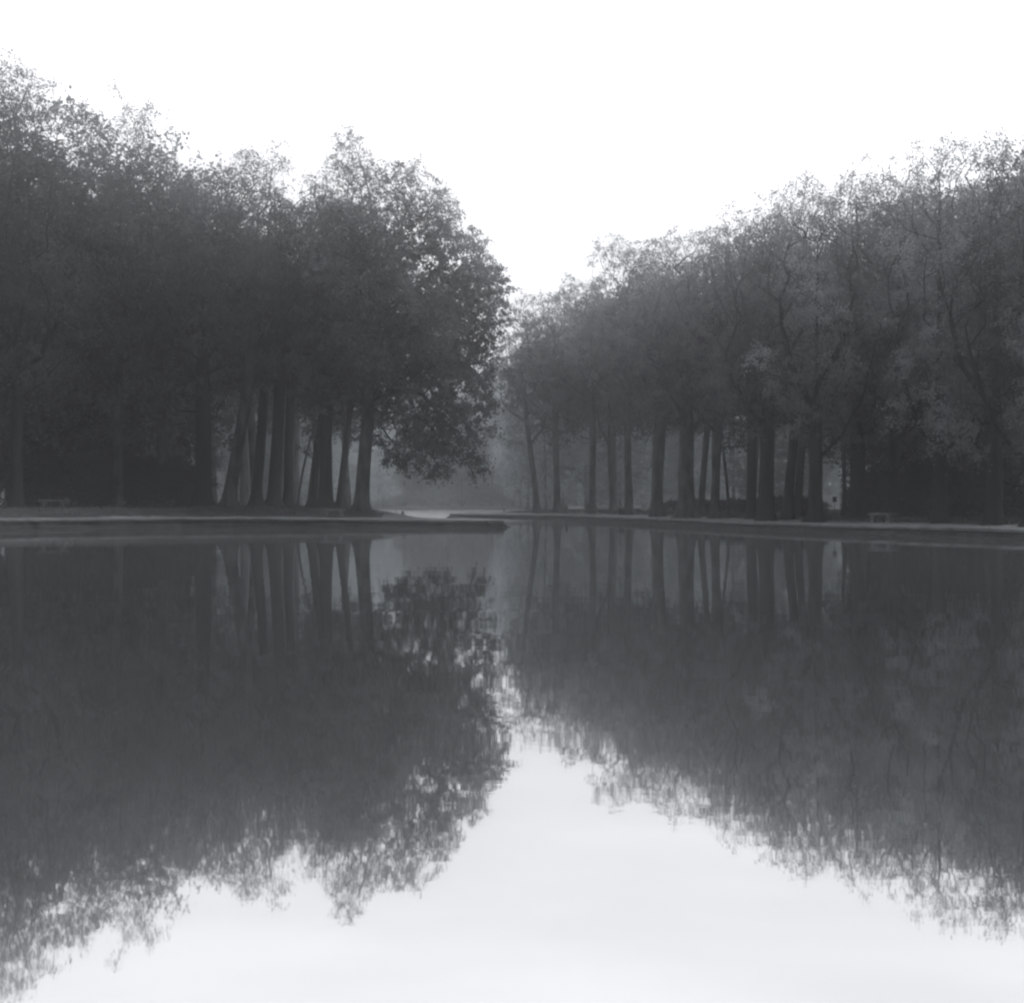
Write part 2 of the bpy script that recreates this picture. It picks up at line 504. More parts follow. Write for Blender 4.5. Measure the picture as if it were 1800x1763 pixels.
def envelope_points(lobes, n, rng, mind, holes=-0.7):
    """points through the lobes' volume, denser outward, with a minimum spacing"""
    lobes = np.array(lobes, float)
    vol = lobes[:, 3] * lobes[:, 4] * lobes[:, 5]
    cand = []
    k = n * 14
    w = rng.choice(len(lobes), size=k, p=vol / vol.sum())
    d = rng.normal(size=(k, 3)); d /= np.linalg.norm(d, axis=1)[:, None]
    r = rng.uniform(0.05, 1, k) ** 0.42
    r = np.where(rng.uniform(0, 1, k) < 0.12, r * rng.uniform(1.0, 1.22, k), r)      # stray shoots outside the body
    pts = lobes[w, :3] + d * r[:, None] * lobes[w, 3:6]
    # holes: reject low values of a smooth random field
    ph = rng.uniform(0, 6.28, (6, 3)); fr = rng.uniform(0.8, 1.7, (6, 3))
    fld = sum(np.sin(pts @ (fr[i] * np.sign(ph[i] - 3))+ ph[i, 0]) for i in range(6))
    pts = pts[fld > holes]
    out = np.empty((n, 3)); c = 0
    for p in pts:
        if c == 0 or ((out[:c] - p) ** 2).sum(1).min() > mind * mind:
            out[c] = p; c += 1
            if c == n: break
    return out[:c]

def tube_chains(nodes, parent, rad, rmin, sides_of):
    """chains along the thickest child, as tubes"""
    n = len(nodes)
    ch = [[] for _ in range(n)]
    for i in range(1, n):
        if parent[i] >= 0: ch[parent[i]].append(i)
    V, Fc = [], []
    starts = [(0, None)]
    while starts:
        s, frm = starts.pop()
        chain = [] if frm is None else [frm]
        cur = s
        while True:
            chain.append(cur)
            kids = ch[cur]
            if not kids: break
            kids = sorted(kids, key=lambda q: -rad[q])
            for q in kids[1:]:
                if rad[q] >= rmin: starts.append((q, cur))
            if rad[kids[0]] < rmin * 0.6: break
            cur = kids[0]
        pts = nodes[chain]
        rr = rad[chain].copy()
        if frm is not None: rr[0] = min(rr[0], rr[1] * 1.25)
        if len(pts) < 2: continue
        k = sides_of(rr.max())
        T = np.gradient(pts, axis=0); T /= (np.linalg.norm(T, axis=1)[:, None] + 1e-9)
        ref = np.array([1.0, 0, 0]) if abs(T[0][0]) < 0.8 else np.array([0, 1.0, 0])
        base = len(V)
        for p, t, r in zip(pts, T, rr):
            u = ref - t * (ref @ t); u /= np.linalg.norm(u) + 1e-9
            w = np.cross(t, u); ref = u
            for q in range(k):
                a = 2 * math.pi * q / k
                V.append(p + (u * math.cos(a) + w * math.sin(a)) * r)
        for i in range(len(pts) - 1):
            for q in range(k):
                a, b = base + i * k + q, base + i * k + (q + 1) % k
                Fc.append((a, b, b + k, a + k))
    return V, Fc

def grow(trunk, r0, lobes, ntips, seed, mind=1.15, rmin=0.02, holes=-0.7, forks=()):
    """trunk: list of 3-D points from the ground to the top of the leader"""
    rng = np.random.default_rng(seed)
    tp = [np.array(trunk[0], float)]
    for a, b in zip(trunk, trunk[1:]):
        a, b = np.array(a, float), np.array(b, float)
        k = max(1, int(np.linalg.norm(b - a) / 0.6))
        for i in range(1, k + 1):
            p = a + (b - a) * i / k
            if len(tp) > 3: p = p + rng.normal(size=3) * (0.03, 0.03, 0)
            tp.append(p)
    # smooth the trunk
    tp = np.array(tp)
    for _ in range(4):
        tp[1:-1] = tp[:-2] * 0.25 + tp[1:-1] * 0.5 + tp[2:] * 0.25
    nodes = [p for p in tp]
    parent = [-1] + list(range(len(tp) - 1))
    tips = envelope_points(lobes, ntips, rng, mind, holes)
    low = min(l[2] - l[5] for l in lobes)
    att0 = max(0, int(np.searchsorted(tp[:, 2], max(low, tp[-1, 2] * 0.28))))
    fork = tp[min(att0, len(tp) - 1)]
    tips = tips[np.argsort(np.linalg.norm((tips - fork) * (1, 1, 0.85), axis=1))]
    N = np.zeros((len(nodes) + len(tips) * 14 + 200, 3)); N[:len(nodes)] = nodes
    plen = np.zeros(len(N)); cnt = len(nodes)
    plen[:att0] = 60.0          # bare lower trunk: nothing attaches there
    plen[att0:cnt] = np.arange(cnt - att0) * 0.25
    par = parent + [0] * (len(N) - cnt)
    for zs, pts in forks:                      # main limbs that leave the trunk
        j = int(np.argmin(abs(tp[:, 2] - zs))); prev = j; a = N[j].copy(); org = a.copy()
        for q in pts:
            b = org + np.array(q, float); kk = max(1, int(np.linalg.norm(b - a) / 0.8))
            for i in range(1, kk + 1):
                N[cnt] = a + (b - a) * i / kk + rng.normal(size=3) * 0.05; par[cnt] = prev; plen[cnt] = 1.0
                prev = cnt; cnt += 1
            a = b
    tipidx = []
    for p in tips:
        v = p - N[:cnt]
        dd = np.linalg.norm(v, axis=1)
        cost = dd - 0.42 * v[:, 2] + 0.16 * plen[:cnt]
        j = int(np.argmin(cost))
        L = dd[j]; k = max(1, min(12, int(L / 0.9)))
        prev = j
        up = np.array([0, 0, 1.0]) * L * 0.10
        for i in range(1, k + 1):
            t = i / k
            q = N[j] + (p - N[j]) * t + up * math.sin(math.pi * t) + (rng.normal(size=3) * 0.10 if i < k else 0)
            N[cnt] = q; par[cnt] = prev; plen[cnt] = plen[prev] % 60 + L / k
            prev = cnt; cnt += 1
        tipidx.append(prev)
    N = N[:cnt]; par = np.array(par[:cnt])
    # pipe-model radii
    tipset = np.zeros(cnt); haschild = np.zeros(cnt, bool); haschild[par[par >= 0]] = True
    w = np.zeros(cnt)
    w[tipidx] += 1; w[~haschild] = np.maximum(w[~haschild], 1)
    for i in range(cnt - 1, 0, -1):
        if par[i] >= 0: w[par[i]] += w[i]
    e = math.log(max(w[0], 3)) / math.log(max(r0 * 0.85, 0.05) / 0.011)
    
    rad = 0.011 * w ** (1 / e)
    nt = len(tp)
    hgt = N[:nt, 2] - N[0, 2]
    rad[:nt] = np.maximum(rad[:nt], 0)
    rad[:nt] *= 1 + 0.10 * np.clip(1 - hgt / 7, 0, 1) + 0.65 * np.exp(-hgt / 0.55) + 0.10 * np.exp(-hgt / 1.6)
    return N, par, rad, rmin, rng

def taper_sides(r):
    return 14 if r > 0.15 else (8 if r > 0.07 else (5 if r > 0.03 else 3))

def make_tree(name, X, Y, trunk, r0, lobes, ntips, seed, label, cat='tree', group=None,
              leaf=0.25, twigs=6, per=9, spread=1.15, droop=0.35, mat='leaf', bark='bark', mind=1.15, rmin=0.02, z=None, holes=-0.7, forks=(), thin=0.4):
    """trunk and lobes are in the tree's own coordinates (metres, z up from the ground)"""
    z0 = float(land_h(np.array([[X, Y]]))[0]) if z is None else z
    root = empty(name, (X, Y, z0 - 0.05))
    tag(root, label, cat, group)
    N, par, rad, rmin, rng = grow(trunk, r0, lobes, ntips, seed, mind, rmin, holes, forks)
    Vt, Ft = tube_chains(N, list(par), rad, rmin, taper_sides)
    # uneven root flare
    Vt = np.array(Vt)
    ang = np.arctan2(Vt[:, 1] - trunk[0][1], Vt[:, 0] - trunk[0][0])
    low = np.clip(1 - Vt[:, 2] / 1.0, 0, 1) ** 2
    s = 1 + low * (0.22 * np.sin(ang * 4 + seed) + 0.12 * np.sin(ang * 7 + seed * 2))
    Vt[:, 0] = trunk[0][0] + (Vt[:, 0] - trunk[0][0]) * np.where(low > 0, s, 1)
    Vt[:, 1] = trunk[0][1] + (Vt[:, 1] - trunk[0][1]) * np.where(low > 0, s, 1)
    link_mesh('trunk', Vt, Ft, M[bark], root, smooth=True)
    hc = np.zeros(len(N), bool); hc[par[par >= 0]] = True
    nt = len(N)
    # leaf sprigs at the twig ends and along the outer twigs
    ends = N[(rad < 0.022)]
    ends = ends[ends[:, 2] > 1.2]
    me = leaf_mesh('crown', ends, rng, leaf, twigs, per, spread, droop, M[mat], thin=thin, fine=0.25)
    o = bpy.data.objects.new('crown', me); C.objects.link(o); o.parent = root
    return root

def copy_tree(src, loc, rz, s, label, group):
    r = src.copy(); C.objects.link(r)
    r.location = loc; r.rotation_euler = (0, 0, rz); r.scale = (s[0], s[0], s[1])
    r['label'] = label; r['group'] = group
    for ch in list(src.children):
        c = ch.copy(); C.objects.link(c); c.parent = r
    return r

def crown_lobes(rng, H, z0, W, dx=0.0, dy=0.0, n=9, top=0.55):
    """a plane tree's crown: a broad body with uneven upright lobes"""
    body = (z0 + H) / 2
    lobes = [(dx * .5, dy * .5, body - 0.2, W * 0.78, W * 0.78, (H - z0) * 0.44)]
    for i in range(n):
        a = 2 * math.pi * (i + rng.uniform(0, .6)) / n
        t = rng.uniform(0.05, 0.92)
        z = z0 + (H - z0) * t
        rr = W * 0.62 * math.sin(math.pi * min(1, max(0.18, t * 0.85 + 0.1))) ** 0.7
        s = W * rng.uniform(0.30, 0.46)
        z = min(z, H - s * 0.9)
        lobes.append((dx * t + rr * math.cos(a), dy * t + rr * math.sin(a), z, s, s, s * rng.uniform(0.9, 1.3)))
    for i in range(3):
        s = W * rng.uniform(0.2, 0.3)
        lobes.append((dx + rng.uniform(-.35, .35) * W, dy + rng.uniform(-.35, .35) * W, H - s * 1.15 - rng.uniform(0, .8), s, s, s * 1.3))
    return lobes

def limbs(rr, n, z0, z1, out=3.0, up=5.0):
    res = []
    for i in range(n):
        a = rr.choice([0, math.pi]) + rr.uniform(-.7, .7)
        o, u = out * rr.uniform(.7, 1.2), up * rr.uniform(.8, 1.2)
        res.append((rr.uniform(z0, z1), [(o * .45 * math.cos(a), o * .45 * math.sin(a), u * .25), (o * .8 * math.cos(a), o * .8 * math.sin(a), u * .6), (o * math.cos(a), o * math.sin(a), u)]))
    return res

def lean_trunk(H, lx, ly=0.0, bend=0.0, frac=0.8):
    """lx: sideways lean in metres at 8 m up"""
    pts = [(0, 0, 0), (lx * .12 + bend * .3, 0, 1.8), (lx * .42 + bend, ly * .4, 4), (lx + bend * .4, ly, 8), (lx * 1.35, ly * 1.3, 8 + (H * frac - 8) * .5), (lx * 1.5, ly * 1.4, H * frac)]
    return pts

# ---- left bank: the big overhanging tree at the water's corner
D = 86.0
k = F / D
def LB(p, y, rx, ry, dy=0.0, ryy=None, bx=635):      # crown lobe from its bearing and elevation, at the tree's own distance
    return ((p - bx) / k, dy, (880 - y) / k + EYE - 0.95, rx / k, (ryy if ryy else rx) / k, ry / k)
lob = [LB(612, 278, 28, 56), LB(640, 300, 30, 34), LB(702, 325, 50, 48), LB(575, 395, 50, 78), LB(735, 405, 78, 88), LB(800, 465, 62, 58),
       LB(640, 500, 110, 150), LB(842, 505, 52, 55), LB(770, 560, 95, 100, 1.5), LB(700, 600, 110, 100, -2.5, 90), LB(590, 600, 80, 110, 1.5),
       LB(815, 650, 50, 100), LB(785, 735, 62, 62, -.5), LB(735, 768, 62, 44), LB(818, 778, 26, 46), LB(745, 806, 24, 26), LB(690, 748, 34, 40),
       LB(640, 640, 60, 60), LB(855, 560, 34, 40), LB(690, 690, 48, 66), LB(668, 745, 22, 36), LB(715, 795, 44, 30), LB(765, 812, 34, 26), LB(832, 800, 20, 40), LB(850, 700, 26, 70), LB(750, 680, 66, 60), LB(700, 660, 60, 50), LB(668, 715, 34, 52)]
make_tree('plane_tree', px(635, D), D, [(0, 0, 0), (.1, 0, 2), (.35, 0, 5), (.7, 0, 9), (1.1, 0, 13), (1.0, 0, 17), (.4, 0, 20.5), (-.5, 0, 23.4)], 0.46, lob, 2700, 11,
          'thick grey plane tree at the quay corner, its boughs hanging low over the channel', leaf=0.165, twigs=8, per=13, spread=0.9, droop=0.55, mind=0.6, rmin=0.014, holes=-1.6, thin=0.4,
          forks=[(9, [(2, 0, 1.2), (4.5, -.5, 1.8), (6.6, -.5, 1.4)]), (12, [(2, .5, 2), (4.6, .8, 4.5), (6.4, .8, 6.0)]), (11, [(-1.6, 0, 2.2), (-2.6, 0, 5)]), (15, [(1.4, 0, 2.4), (2.2, 0, 5.0)]), (7, [(1.5, -1, .6), (3.5, -1, .2), (5, -.6, -1.6)])])

# name: bearing of the trunk's foot, distance, trunk radius, lean at 8 m, height, crown base, crown half-width, crown shift, label
LEFT = [
 (-75, 78, .45, .3, 26, 5.0, 6.0, 0.5, 'plane tree only partly in the frame, left of all the other trunks', None, 1),
 (28, 83, .40, .1, 27.2, 5.5, 5.6, 0.0, 'dark plane tree at the far left end of the bank, behind the first stone bench', None, 1),
 (208, 89, .29, .1, 27.2, 6.0, 5.2, 0.6, 'slender pale-edged plane tree standing alone in front of the black thicket', None, 0),
 (356, 91, .60, .0, 22.0, 6.5, 4.6, 0.0, 'very thick near-black trunk left of the grey leaning tree', None, 1),
 (402, 86, .43, 1.25, 23.0, 7.5, 3.7, 1.7, 'thick grey plane tree leaning right, a bright gap on either side of its foot', None, 0),
 (450, 94, .38, .55, 24.3, 8.0, 3.4, 0.0, 'dark plane tree leaning right, first of the tight cluster of three trunks', 'three trunks standing close together', 1),
 (481, 95, .46, .4, 22.0, 8.0, 3.6, 0.0, 'blackest, thickest middle trunk of the tight cluster of three', 'three trunks standing close together', 1),
 (507, 96, .36, .2, 20.0, 8.0, 4.2, 0.8, 'straight dark trunk, right-hand one of the tight cluster of three', 'three trunks standing close together', 1),
 (548, 91, .30, 1.0, 20.5, 8.0, 4.0, 1.5, 'slanting plane trunk whose upper part crosses behind an upright black trunk', None, 1),
 (573, 89, .44, .1, 22.0, 8.0, 4.4, 0.5, 'upright black trunk right beside the slanting one, behind the second bench', None, 1),
 (597, 92, .25, .8, 20.5, 8.0, 3.8, 1.2, 'slim dark trunk bending right beside the large corner tree', None, 1),
]
for i, (p, D, r, lx, H, z0, W, sh, lab, grp, dk) in enumerate(LEFT):
    rr = random.Random(100 + i)
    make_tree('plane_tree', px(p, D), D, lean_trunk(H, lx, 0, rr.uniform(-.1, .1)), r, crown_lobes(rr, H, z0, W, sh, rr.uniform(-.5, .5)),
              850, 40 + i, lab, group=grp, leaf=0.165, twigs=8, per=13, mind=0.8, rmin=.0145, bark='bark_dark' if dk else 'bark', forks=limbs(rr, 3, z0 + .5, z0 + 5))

rr = random.Random(5)
make_tree('sapling', px(523, 90), 90, [(0, 0, 0), (.12, 0, 1.4), (.5, 0, 3.2), (1.0, 0, 5.2)], 0.07,
          [(0.7, 0, 4.6, .9, .9, 1.1), (1.2, 0, 5.6, .8, .8, .8), (1.3, .2, 3.9, .8, .6, .5)], 34, 77,
          'thin leaning sapling between the cluster of three trunks and the slanting tree', leaf=0.2, twigs=3, per=4, spread=.7, mind=.4, rmin=.008)

# ---- right bank, front row, from the end of the quay towards the camera
RIGHT = [
 (944, 120, .27, -.9, 18.3, 7.6, 4.2, -1.2, 'slim plane tree bending left, nearest to the far end of the right quay'),
 (980, 119, .30, -.2, 19.2, 9.8, 4.2, -.2, 'plane tree with low forked boughs either side, second from the quay end'),
 (1040, 114, .30, .0, 19.6, 9.9, 4.2, .2, 'straight slim plane tree, third from the quay end, left of the forked one'),
 (1077, 117, .22, -.3, 19.0, 9.8, 3.8, -.2, 'thin plane tree whose trunk forks low into a narrow V'),
 (1106, 107, .32, -.1, 21.6, 10.0, 4.4, .0, 'straight plane tree just right of the dark litter bin'),
 (1155, 97, .40, .5, 20.0, 7.0, 4.4, .4, 'stout plane tree leaning slightly right, beside the pale notice board'),
 (1206, 89, .56, .1, 19.0, 6.5, 4.2, .0, 'thickest trunk in the middle of the right bank, very broad and upright'),
 (1232, 96, .24, .6, 19.0, 6.0, 3.8, .6, 'slim trunk leaning right close behind the thickest one'),
 (1256, 87, .29, .5, 18.6, 6.0, 4.2, .4, 'medium plane trunk leaning right between a slim trunk and a crooked sapling'),
 (1320, 83, .28, .3, 19.3, 5.5, 4.2, .2, 'plane tree right of the bright gap behind the crooked sapling'),
 (1346, 77, .46, .1, 17.6, 4.8, 3.8, .0, 'thick dark double-looking trunk left of a narrow bright gap'),
 (1384, 79, .30, .6, 19.4, 4.8, 4.0, .5, 'dark trunk leaning right, first of a close pair on the right bank'),
 (1402, 83, .26, .5, 19.0, 4.5, 3.8, .5, 'slighter trunk leaning right, second of a close pair on the right bank'),
 (1432, 71, .38, .1, 17.8, 4.2, 3.6, -.1, 'broad upright trunk just left of the square sign in the gap'),
 (1485, 79, .13, .0, 19.6, 4.5, 3.8, .2, 'very thin straight trunk just right of the square sign'),
 (1508, 75, .46, .0, 19.6, 3.6, 3.8, .2, 'dark thick trunk behind the third stone bench'),
 (1572, 73, .30, .2, 19.6, 3.4, 3.8, .1, 'plane tree growing from dark bushes right of the third stone bench'),
 (1652, 65, .33, .0, 18.8, 3.6, 3.6, .2, 'tall straight trunk with upright limbs under the highest treetop of the right bank'),
 (1746, 61, .36, .1, 17.5, 3.6, 3.6, .2, 'thick straight trunk before the right end of the bank'),
 (1815, 58, .34, .0, 17.0, 3.4, 3.4, .0, 'plane tree at the right edge of the frame'),
 (1910, 55, .36, .0, 17.4, 3.4, 3.6, .0, 'plane tree of which only the crown\'s left side enters at the right edge'),
]
FORKS = {980: [(8.6, [(1.5, 0, 1.5), (2.6, 0, 3.2), (3.0, 0, 5.2)]), (8.0, [(-1.4, .2, 1.1), (-3.0, .3, 2.6), (-4.0, .2, 4.4)]), (10.2, [(-1.4, 0, 1.6), (-2.2, 0, 4.0)])],
         1040: [(9.6, [(-1.0, 0, .8), (-2.6, 0, 1.9), (-4.2, 0, 3.4)]), (10.0, [(.9, 0, 1.4), (1.8, .3, 4.0)])],
         1077: [(5.6, [(-.9, 0, 2.2), (-1.8, 0, 6.0), (-2.6, 0, 9.5)]), (6.3, [(1.0, 0, 1.4), (1.9, 0, 3.4), (2.2, 0, 5.6)])],
         1106: [(8.8, [(-1.3, 0, .9), (-3.0, 0, 2.4), (-4.6, 0, 4.0)]), (9.4, [(1.2, 0, 1.8), (2.0, 0, 4.6)])],
         944: [(5.8, [(-1.6, 0, .3), (-3.4, 0, .8)]), (8.0, [(-1.4, 0, .9), (-3.2, 0, 2.6)]), (6.2, [(1.1, 0, 1.4), (1.7, 0, 3.6)])]}
for i, (p, D, r, lx, H, z0, W, sh, lab) in enumerate(RIGHT):
    rr = random.Random(300 + i)
    tr = lean_trunk(H, lx, 0, rr.uniform(-.12, .12), 0.82)
    make_tree('plane_tree', px(p, D), D, tr, r, crown_lobes(rr, H, z0, W, sh, rr.uniform(-.4, .4), n=8),
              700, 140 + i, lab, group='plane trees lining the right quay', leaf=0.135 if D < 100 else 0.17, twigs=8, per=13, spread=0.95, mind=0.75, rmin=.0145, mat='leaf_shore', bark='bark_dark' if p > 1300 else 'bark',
              forks=FORKS.get(p) or limbs(rr, 3, z0 - 1.0, z0 + 4, 2.8))

make_tree('sapling', px(1279, 86), 86, [(0, 0, 0), (.1, 0, 1.4), (-.1, 0, 3.0), (-.35, 0, 4.6), (-.3, 0, 6.6)], 0.10,
          [(-.3, 0, 6.2, 1.2, 1.2, 1.3), (.4, 0, 5.0, 1.0, 1.0, .8)], 50, 78,
          'thin crooked sapling in the bright gap of the right bank', leaf=0.2, twigs=4, per=5, spread=.7, mind=.45, rmin=.01)

# ---- woods behind: prototypes copied into rows
def protos():
    out = []
    for i, (H, z0, W, r) in enumerate([(22, 7.5, 4.8, .33), (20, 7, 4.6, .28), (23, 8, 5.2, .38)]):
        rr = random.Random(700 + i)
        lobes = crown_lobes(rr, H, z0, W, 0, 0, n=9)
        out.append((H, lean_trunk(H, rr.uniform(-.4, .4), rr.uniform(-.4, .4)), r, lobes, 420, 800 + i, 0.30))
    for i, (H, z0, W, r) in enumerate([(20, 2.5, 5.0, .30), (22, 3.0, 5.4, .34), (20, 0.8, 5.2, .15), (22, 1.0, 5.4, .16)]):       # leafy almost to the ground; the last two take the mist-paled leaf colour
        rr = random.Random(750 + i)
        lobes = crown_lobes(rr, H, z0, W, 0, 0, n=11)
        out.append((H, lean_trunk(H, rr.uniform(-.3, .3)), r, lobes, 620, 850 + i, 0.30))
    return out
PR = protos()
proto_obj = [None] * len(PR)
def wood_tree(kind, X, Y, H, label, group, rnd, fat=1.0):
    Hp = PR[kind][0]
    s = H / Hp
    z = float(land_h(np.array([[X, Y]]))[0]) - 0.05
    if proto_obj[kind] is None:
        h_, tr, r, lobes, nt, seed, lf = PR[kind]
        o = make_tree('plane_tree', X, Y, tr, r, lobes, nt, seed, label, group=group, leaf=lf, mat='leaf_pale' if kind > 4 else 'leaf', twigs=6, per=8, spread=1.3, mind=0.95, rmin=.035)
        o.scale = (s * fat, s * fat, s); o.rotation_euler.z = rnd.uniform(0, 6.28)
        proto_obj[kind] = o
        return o
    return copy_tree(proto_obj[kind], (X, Y, z), rnd.uniform(0, 6.28), (s * fat, s), label, group)

rnd = random.Random(42)
# left wood, high-crowned, their trunks lined up behind the front ones where the bank is open
for p, D, H in [(352, 108, 27.0), (372, 124, 27), (450, 112, 26.5), (490, 130, 25), (578, 108, 20), (560, 126, 22), (612, 122, 19.5), (640, 108, 17.5), (430, 140, 28), (520, 150, 24)]:
    wood_tree(rnd.choice([0, 1, 2]), px(p, D), D, H, 'high-crowned tree deeper in the wood behind the left bank\'s trunks', 'trees deeper in the left wood', rnd)
for p, D, H in [(100, 97, 29.3), (285, 99, 27.0), (150, 110, 29), (240, 112, 29), (20, 105, 28.5), (-60, 98, 28), (320, 118, 29), (60, 122, 30), (190, 128, 31), (-160, 90, 27), (-120, 112, 28),
                (280, 140, 30), (-20, 140, 31), (120, 145, 32), (-250, 84, 25), (-300, 100, 26)]:
    wood_tree(rnd.choice([3, 4]), px(p, D), D, H, 'leafy tree massed behind the black thicket of the left bank', 'trees massed behind the left thicket', rnd)
# right wood: rows behind the quay's row
for p, D, H, kd in [(979, 140, 20.5, 1), (1042, 135, 21, 0), (1105, 140, 22.5, 1), (1157, 128, 22.5, 2), (1150, 120, 21, 0), (1203, 112, 20, 1), (1212, 120, 22, 2), (1257, 108, 20.5, 1), (1323, 104, 21, 1),
                    (1348, 96, 19.5, 1), (1387, 100, 20.5, 0), (1432, 92, 19.5, 1), (1318, 125, 23, 2), (1350, 122, 24, 0), (1079, 150, 24, 2), (1041, 165, 24, 0), (1208, 145, 25, 0)]:
    wood_tree(kd, px(p, D), D, H, 'hazy tree in the rows behind the right quay\'s front trees', 'trees in the rows behind the right quay', rnd)
for p, D, H in [(1575, 96, 21), (1560, 86, 19.5), (1600, 84, 19), (1560, 100, 21.5), (1640, 82, 19.5), (1690, 76, 18.5), (1720, 86, 21), (1780, 74, 18), (1840, 72, 19), (1620, 98, 23), (1700, 100, 24), (1790, 92, 23),
                (1900, 68, 19), (1960, 64, 18), (1600, 118, 25), (1660, 122, 26), (1880, 88, 24), (2000, 80, 22)]:
    wood_tree(rnd.choice([3, 4]), px(p, D), D, H, 'leafy tree massed in the wood at the right end of the bank', 'trees massed in the right wood', rnd)
# channel side trees fading into the mist
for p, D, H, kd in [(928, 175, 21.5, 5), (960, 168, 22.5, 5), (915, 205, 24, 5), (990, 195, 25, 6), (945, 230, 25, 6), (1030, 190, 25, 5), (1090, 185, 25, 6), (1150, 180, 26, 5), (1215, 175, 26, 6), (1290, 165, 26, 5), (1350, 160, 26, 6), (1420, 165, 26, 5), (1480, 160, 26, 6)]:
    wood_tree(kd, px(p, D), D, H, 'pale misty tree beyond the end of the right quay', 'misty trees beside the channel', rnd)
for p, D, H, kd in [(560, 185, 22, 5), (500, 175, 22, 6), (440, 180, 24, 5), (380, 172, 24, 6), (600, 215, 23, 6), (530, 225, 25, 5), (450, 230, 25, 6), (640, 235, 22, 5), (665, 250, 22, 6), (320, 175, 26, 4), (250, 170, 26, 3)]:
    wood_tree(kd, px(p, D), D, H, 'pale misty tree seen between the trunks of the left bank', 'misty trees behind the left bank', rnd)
for i in range(14):
    D = 270 + (i % 2) * 16 + rnd.uniform(-2, 2)
    p = 560 + i * 38
    wood_tree(rnd.choice([5, 6]), px(p, D), D, rnd.uniform(29, 35), 'faint tree in the fog across the far end of the channel', 'fogbound trees on the far bank', rnd, 1.15)

# the distant wood closing the view all round, one soft mass
rngw = np.random.default_rng(21)
nW = 17000
aw = rngw.uniform(-62, 62, nW) * math.pi / 180
rw = rngw.uniform(318, 350, nW)
hw = 21.0 + 2.5 * np.sin(aw * 31) + 1.6 * np.sin(aw * 83 + 1) + 1.0 * np.sin(aw * 171 + 2)
cw = np.column_stack([rw * np.sin(aw), rw * np.cos(aw), hw * rngw.uniform(0, 1, nW) ** 1.1 + 0.6])
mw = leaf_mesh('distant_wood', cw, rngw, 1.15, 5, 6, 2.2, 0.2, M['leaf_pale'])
ow = bpy.data.objects.new('distant_wood', mw); C.objects.link(ow)
tag(ow, 'far-off wood reading as one pale mass in the fog behind everything', 'wood', kind='stuff')

# ---- thickets and low hedges
def shrub(X, Y, W, Dp, H, seed, n, name='shrub', mat='leaf_dark'):
    z = float(land_h(np.array([[X, Y]]))[0]) - 0.05
    root = empty(name, (X, Y, z))
    rng = np.random.default_rng(seed)
    rr = random.Random(seed)
    lobes = [(0, 0, H * .45, W * .8, Dp * .8, H * .5)] + [(rr.uniform(-.6, .6) * W, rr.uniform(-.5, .5) * Dp, rr.uniform(.3, .75) * H, W * .35, Dp * .4, H * .25) for _ in range(6)]
    pts = envelope_points(lobes, n, rng, 0.35)
    pts = pts[pts[:, 2] > 0.05]
    me = leaf_mesh('foliage', pts, rng, 0.16, 5, 8, 0.55, 0.2, M[mat])
    o = bpy.data.objects.new('foliage', me); C.objects.link(o); o.parent = root
    vs, fs = [], []
    for q in range(7):
        a = rr.uniform(0, 6.28); tip = np.array([math.cos(a) * W * .5, math.sin(a) * Dp * .5, H * .7])
        b = np.array([math.cos(a) * .12, math.sin(a) * .12, 0.0])
        s = len(vs)
        for t, r in ((0, .035), (.5, .022), (1, .008)):
            c = b + (tip - b) * t + np.array([0, 0, .1 * math.sin(3.1 * t)])
            for j in range(4):
                vs.append(c + np.array([math.cos(j * 1.57) * r, math.sin(j * 1.57) * r, 0]))
        for i2 in range(2):
            for j in range(4):
                fs.append((s + i2 * 4 + j, s + i2 * 4 + (j + 1) % 4, s + i2 * 4 + 4 + (j + 1) % 4, s + i2 * 4 + 4 + j))
    link_mesh('stems', vs, fs, M['bark_dark'], root)
    return root
base_shrub = {}
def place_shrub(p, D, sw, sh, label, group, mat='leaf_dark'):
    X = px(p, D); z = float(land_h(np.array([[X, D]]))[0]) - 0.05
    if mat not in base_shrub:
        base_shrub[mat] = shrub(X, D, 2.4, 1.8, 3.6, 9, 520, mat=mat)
        o = base_shrub[mat]
    else:
        o = copy_tree(base_shrub[mat], (X, D, z), rnd.uniform(0, 6.28), (1, 1), label, group)
    o.scale = (sw, sw, sh)
    tag(o, label, 'bush', group)
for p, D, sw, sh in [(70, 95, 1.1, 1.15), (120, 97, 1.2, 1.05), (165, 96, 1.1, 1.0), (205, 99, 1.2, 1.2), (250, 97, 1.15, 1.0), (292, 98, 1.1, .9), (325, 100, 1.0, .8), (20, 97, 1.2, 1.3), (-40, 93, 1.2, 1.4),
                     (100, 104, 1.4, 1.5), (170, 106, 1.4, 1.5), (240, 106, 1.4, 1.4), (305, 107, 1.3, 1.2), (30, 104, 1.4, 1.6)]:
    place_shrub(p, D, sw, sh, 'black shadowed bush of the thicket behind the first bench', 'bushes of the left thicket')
for p, D, sw, sh in [(1185, 118, .7, .30), (1228, 112, .8, .31), (1262, 108, .8, .30), (1296, 104, .8, .32), (1330, 102, .8, .31), (1362, 98, .8, .38), (1396, 96, .8, .36), (1425, 94, .6, .28)]:
    place_shrub(p, D, sw, sh, 'low dark hedge bush between the trunks of the right bank', 'low hedge bushes of the right bank')
